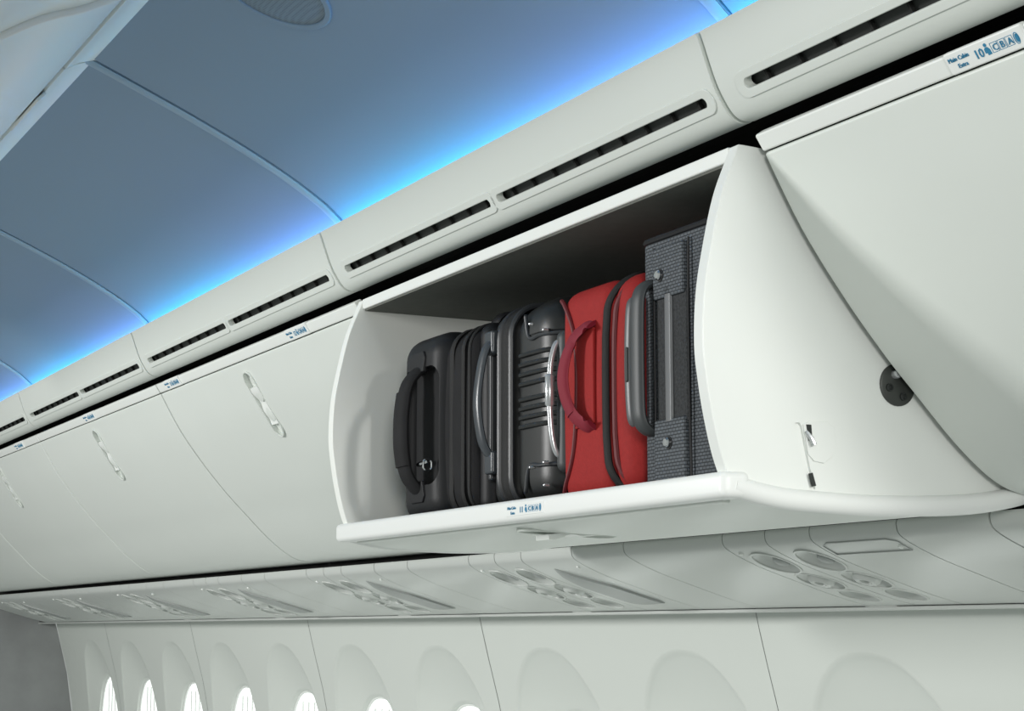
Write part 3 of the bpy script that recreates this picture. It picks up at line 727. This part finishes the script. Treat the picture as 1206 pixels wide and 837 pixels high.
bm = nb(); tube(bm, [P(2.655, 1.184, 0.262), P(2.665, 1.178, 0.260), P(2.676, 1.176, 0.258)], [0.003, 0.0042, 0.003], 8); link('zipper_pull', bm, 'chrome', c1)
bm = nb(); tube(bm, loop(2.646, 1.172, 1.186, 0.248, 0.264, 0.005, 4), 0.0018, 6, closed=True); link('zipper_pull', bm, 'chrome', c1)
bm = nb(); tube(bm, smooth_path([P(2.56, 1.25, 0.462), P(2.55, 1.262, 0.482), P(2.545, 1.31, 0.486), P(2.545, 1.35, 0.482), P(2.55, 1.362, 0.462)], 5), 1.0, 10, flat=(0.014, 0.005, (1, 0, 0))); link('top_strap', bm, 'black_smooth', c1)
# 2 black hard case
c2 = thing('suitcase', 2.37, 1.4, ZF, 'glossy black hard-shell suitcase with ribbed side, between black soft and red cases', 'suitcase', 'suitcases in the open bin')
link('front_shell', rbox(2.262, 2.410, 1.202, 1.62, ZF, 0.470, 0.048, 9), 'shell_black', c2)
link('rear_shell', rbox(2.398, 2.478, 1.202, 1.62, ZF, 0.470, 0.036, 8), 'shell_black', c2)
for a, r in ((2.432, 0.0045), (2.395, 0.0045)):
    bm = nb(); tube(bm, loop(a, 1.199, 1.623, ZF-0.003+0.004, 0.473, 0.050, 10), r, 8, closed=True); link('edge_trim', bm, 'shell_trim', c2)
bm = nb(); tube(bm, loop(2.414, 1.200, 1.622, ZF+0.002, 0.472, 0.049, 10), 1.0, 8, closed=True, flat=(0.016, 0.003, (1, 0, 0))); link('zipper', bm, 'zip_black', c2)
for z in (0.391, 0.377, 0.363, 0.349, 0.327, 0.314, 0.301, 0.288):
    bm = nb(); ya = 1.2005
    pts = [P(2.368, ya, z), P(2.34, ya-.001, z), P(2.312, ya+.0005, z)]
    for k in range(7):
        t = math.pi/2*k/6; pts.append(P(2.310-0.048*math.sin(t), 1.202+0.048*(1-math.cos(t))-.001, z))
    pts += [P(2.2615, 1.30, z), P(2.2615, 1.40, z)]
    tube(bm, pts, 0.0036, 8); link('rib', bm, 'shell_black', c2)
for z0, z1, s in ((0.418, 0.474, 1), (ZF-0.001, 0.226, -1)):
    bm = rbox(2.2595, 2.4125, 1.1995, 1.6225, ZF-0.002, 0.4725, 0.0485, 9)
    G = lambda: list(bm.verts)+list(bm.edges)+list(bm.faces)
    bmesh.ops.bisect_plane(bm, geom=G(), plane_co=P(2.338, 0, 0), plane_no=(-1, 0, 0), clear_outer=True)
    bmesh.ops.bisect_plane(bm, geom=G(), plane_co=P(0, 0, z0 if s > 0 else z1), plane_no=(0, 0, -s), clear_outer=True)
    bmesh.ops.bisect_plane(bm, geom=G(), plane_co=P(0, 1.33, 0), plane_no=(0, 1, 0), clear_outer=True)
    cg = link('corner_guard', bm, 'shell_black', c2)
    for a, zz in ((2.330, 0.432 if s > 0 else 0.228), (2.288, 0.418 if s > 0 else 0.232), (2.286, 0.200)):
        if s > 0 and zz < 0.3: continue
        bm = nb(); lathe(bm, [(0.0001, 0.0045), (0.0016, 0.004), (0.0026, 0.001), (0.0026, -0.004)], frame(P(a, 1.1985, zz), (1, 0, 0), (0, 0, 1)), 12); link('rivet', bm, 'silver', cg)
    bm = nb(); zz = z0-0.004 if s > 0 else z1+0.004
    tube(bm, smooth_path([P(2.352, 1.2015, z1-0.035 if s > 0 else z0+0.035), P(2.351, 1.2005, (z0+z1)/2), P(2.340, 1.2005, zz), P(2.310, 1.2015, zz), P(2.285, 1.207, zz), P(2.266, 1.224, zz), P(2.261, 1.25, zz)], 5), 0.003, 8); link('corner_line', bm, 'shell_trim', c2)
bm = nb(); tube(bm, smooth_path([P(2.458, 1.204, 0.428), P(2.460, 1.192, 0.418), P(2.463, 1.184, 0.39), P(2.465, 1.178, 0.335), P(2.463, 1.183, 0.285), P(2.460, 1.191, 0.262), P(2.458, 1.203, 0.250)], 6), 1.0, 12, flat=(0.0120, 0.0048, (1, 0, 0)))
h2 = link('carry_handle', bm, 'grip_grey', c2)
for z0, z1 in ((0.405, 0.440), (0.228, 0.262)):
    bm = nb(); abox(bm, 2.444, 2.472, 1.192, 1.212, z0, z1); link('handle_bracket', bm, 'grip_grey', h2, bevel=0.004)
bm = nb(); abox(bm, 2.470, 2.482, 1.203, 1.23, 0.22, 0.44); link('side_strip', bm, 'shell_trim', c2, bevel=0.004)
# 3 red case
c3 = thing('suitcase', 2.15, 1.4, ZF, 'red fabric suitcase with black zipper and dark red webbing handle', 'suitcase', 'suitcases in the open bin')
link('body', rbox(2.105, 2.252, 1.200, 1.60, ZF, 0.464, 0.030, 7, 0.005), 'red_nylon', c3)
link('front_compartment', rbox(2.036, 2.118, 1.202, 1.60, ZF+0.003, 0.464, 0.036, 8, 0.004), 'red_nylon', c3)
bm = nb(); tube(bm, loop(2.114, 1.197, 1.603, ZF-0.002+0.003, 0.467, 0.050, 10, -0.028), 1.0, 10, closed=True, flat=(0.0075, 0.0042, (1, 0, 0))); link('zipper', bm, 'zip_black', c3)
bm = nb(); tube(bm, loop(2.094, 1.199, 1.602, ZF+0.004, 0.463, 0.050, 10, -0.028), 0.0042, 8, closed=True); link('piping', bm, 'red_piping', c3)
bm = nb(); tube(bm, smooth_path([P(2.246, 1.203, 0.452), P(2.226, 1.1975, 0.440), P(2.200, 1.196, 0.402), P(2.187, 1.1935, 0.350), P(2.189, 1.1935, 0.290), P(2.203, 1.196, 0.235), P(2.230, 1.199, 0.195), P(2.244, 1.205, 0.182)], 6), 0.0032, 8); link('piping', bm, 'red_piping', c3)
bm = nb(); outline_prism(bm, [(-0.028, -0.068), (0.026, -0.064), (0.026, 0.064), (-0.028, 0.068)], frame(P(2.166, 1.1945, 0.336), (1, 0, 0), (0, 0, 1)), -0.002, 0.0022); link('handle_patch', bm, 'red_nylon', c3, bevel=0.0015)
bm = nb(); tube(bm, smooth_path([P(2.140, 1.1925, 0.404), P(2.158, 1.189, 0.401), P(2.176, 1.182, 0.388), P(2.184, 1.176, 0.364), P(2.187, 1.173, 0.336), P(2.185, 1.176, 0.308), P(2.176, 1.182, 0.285), P(2.158, 1.189, 0.271), P(2.140, 1.1925, 0.268)], 6), 1.0, 10, flat=(0.0130, 0.0032, (1, 0, 0))); h3 = link('carry_handle', bm, 'red_webbing', c3)
bm = nb(); tube(bm, smooth_path([P(2.178, 1.181, 0.383), P(2.185, 1.175, 0.362), P(2.188, 1.172, 0.336), P(2.186, 1.175, 0.310), P(2.178, 1.181, 0.287)], 6), 1.0, 12, flat=(0.0125, 0.0045, (1, 0, 0))); link('handle_wrap', bm, 'red_webbing', h3)
link('pull_handle_base', rbox(2.232, 2.260, 1.197, 1.235, 0.215, 0.412, 0.012, 5), 'graphite', c3)
bm = nb(); tube(bm, smooth_path([P(2.250, 1.206, 0.396), P(2.250, 1.196, 0.393), P(2.251, 1.190, 0.376), P(2.252, 1.187, 0.350), P(2.252, 1.187, 0.300), P(2.251, 1.190, 0.262), P(2.250, 1.196, 0.242), P(2.250, 1.206, 0.236)], 6), 0.0042, 10); ph = link('pull_handle', bm, 'silver', c3)
bm = nb(); tube(bm, [P(2.252, 1.1865, 0.350), P(2.252, 1.1865, 0.347), P(2.252, 1.1865, 0.308), P(2.252, 1.1865, 0.305)], [0.0045, 0.0066, 0.0066, 0.0045], 12); link('grip_button', bm, 'silver', ph)
# 4 grey woven case
c4 = thing('suitcase', 1.92, 1.4, ZF, 'grey woven fabric suitcase with chrome studs, rightmost in the open bin', 'suitcase', 'suitcases in the open bin')
def plan(a0, a1, u0, u1, r): return [(-x, y) for x, y in rrect(a0, a1, u0, u1, r, 6)]
bm = nb(); outline_prism(bm, plan(1.802, 2.027, 1.195, 1.60, 0.028), Matrix.Translation((0, 0, H)), ZF, 0.487); link('body', bm, 'grey_weave', c4, bevel=0.004)
bm = nb(); tube(bm, [Vector((x, y, 0.4885+H)) for x, y in plan(1.803, 2.026, 1.196, 1.599, 0.028)], 0.0042, 8, closed=True); link('top_piping', bm, 'black_smooth', c4)
bm = nb(); abox(bm, 1.902, 1.974, 1.1905, 1.200, 0.250, 0.416)
link('handle_recess', bm, 'weave_slot', c4, bevel=0.003)
bm = nb(); abox(bm, 1.934, 1.950, 1.1865, 1.194, 0.246, 0.424); link('pull_tube', bm, 'pull_grey', c4, bevel=0.003)
for z0, z1 in ((0.408, 0.474), (0.180, 0.258)):
    bm = nb(); abox(bm, 1.905, 1.977, 1.1865, 1.20, z0, z1); fl_ = link('stud_flap', bm, 'grey_weave', c4, bevel=0.004)
for z, a in ((0.438, 1.958), (0.228, 1.942)):
    bm = nb(); lathe(bm, [(0.0001, 0.0062), (0.0045, 0.0060), (0.0062, 0.004), (0.0062, 0.0)], frame(P(a, 1.187, z), (1, 0, 0), (0, 0, 1)), 20); st = link('stud', bm, 'chrome', c4)
    bm = nb(); lathe(bm, [(0.0001, 0.0015), (0.0078, 0.0015), (0.0082, 0.0), (0.0082, -0.002)], frame(P(a-0.0008, 1.187, z-0.0005), (1, 0, 0), (0, 0, 1)), 20); link('stud_seat', bm, 'black_smooth', st)
for a in (1.9785, 1.898):
    bm = nb(); tube(bm, [P(a, 1.1915, 0.476), P(a, 1.1905, 0.40), P(a, 1.1905, 0.26), P(a, 1.1915, 0.182)], 0.0016, 6); link('seam', bm, 'black_smooth', c4)
bm = nb(); tube(bm, smooth_path([P(1.992, 1.200, 0.432), P(1.992, 1.188, 0.431), P(1.993, 1.178, 0.420), P(1.994, 1.175, 0.390), P(1.994, 1.175, 0.285), P(1.993, 1.178, 0.258), P(1.992, 1.188, 0.247), P(1.992, 1.200, 0.246)], 6), 1.0, 14, flat=(0.0145, 0.0062, (1, 0, 0)))
h4 = link('carry_handle', bm, 'graphite', c4)
bm = nb(); tube(bm, smooth_path([P(2.018, 1.186, 0.416), P(2.019, 1.180, 0.404), P(2.020, 1.178, 0.335), P(2.019, 1.180, 0.270), P(2.018, 1.186, 0.258)], 6), 1.0, 12, flat=(0.0090, 0.0055, (1, 0, 0))); link('pull_grip', bm, 'pull_grey', h4)
bm = nb(); abox(bm, 2.015, 2.021, 1.1715, 1.178, 0.310, 0.355); link('grip_slot', bm, 'slot_black', h4, bevel=0.002)
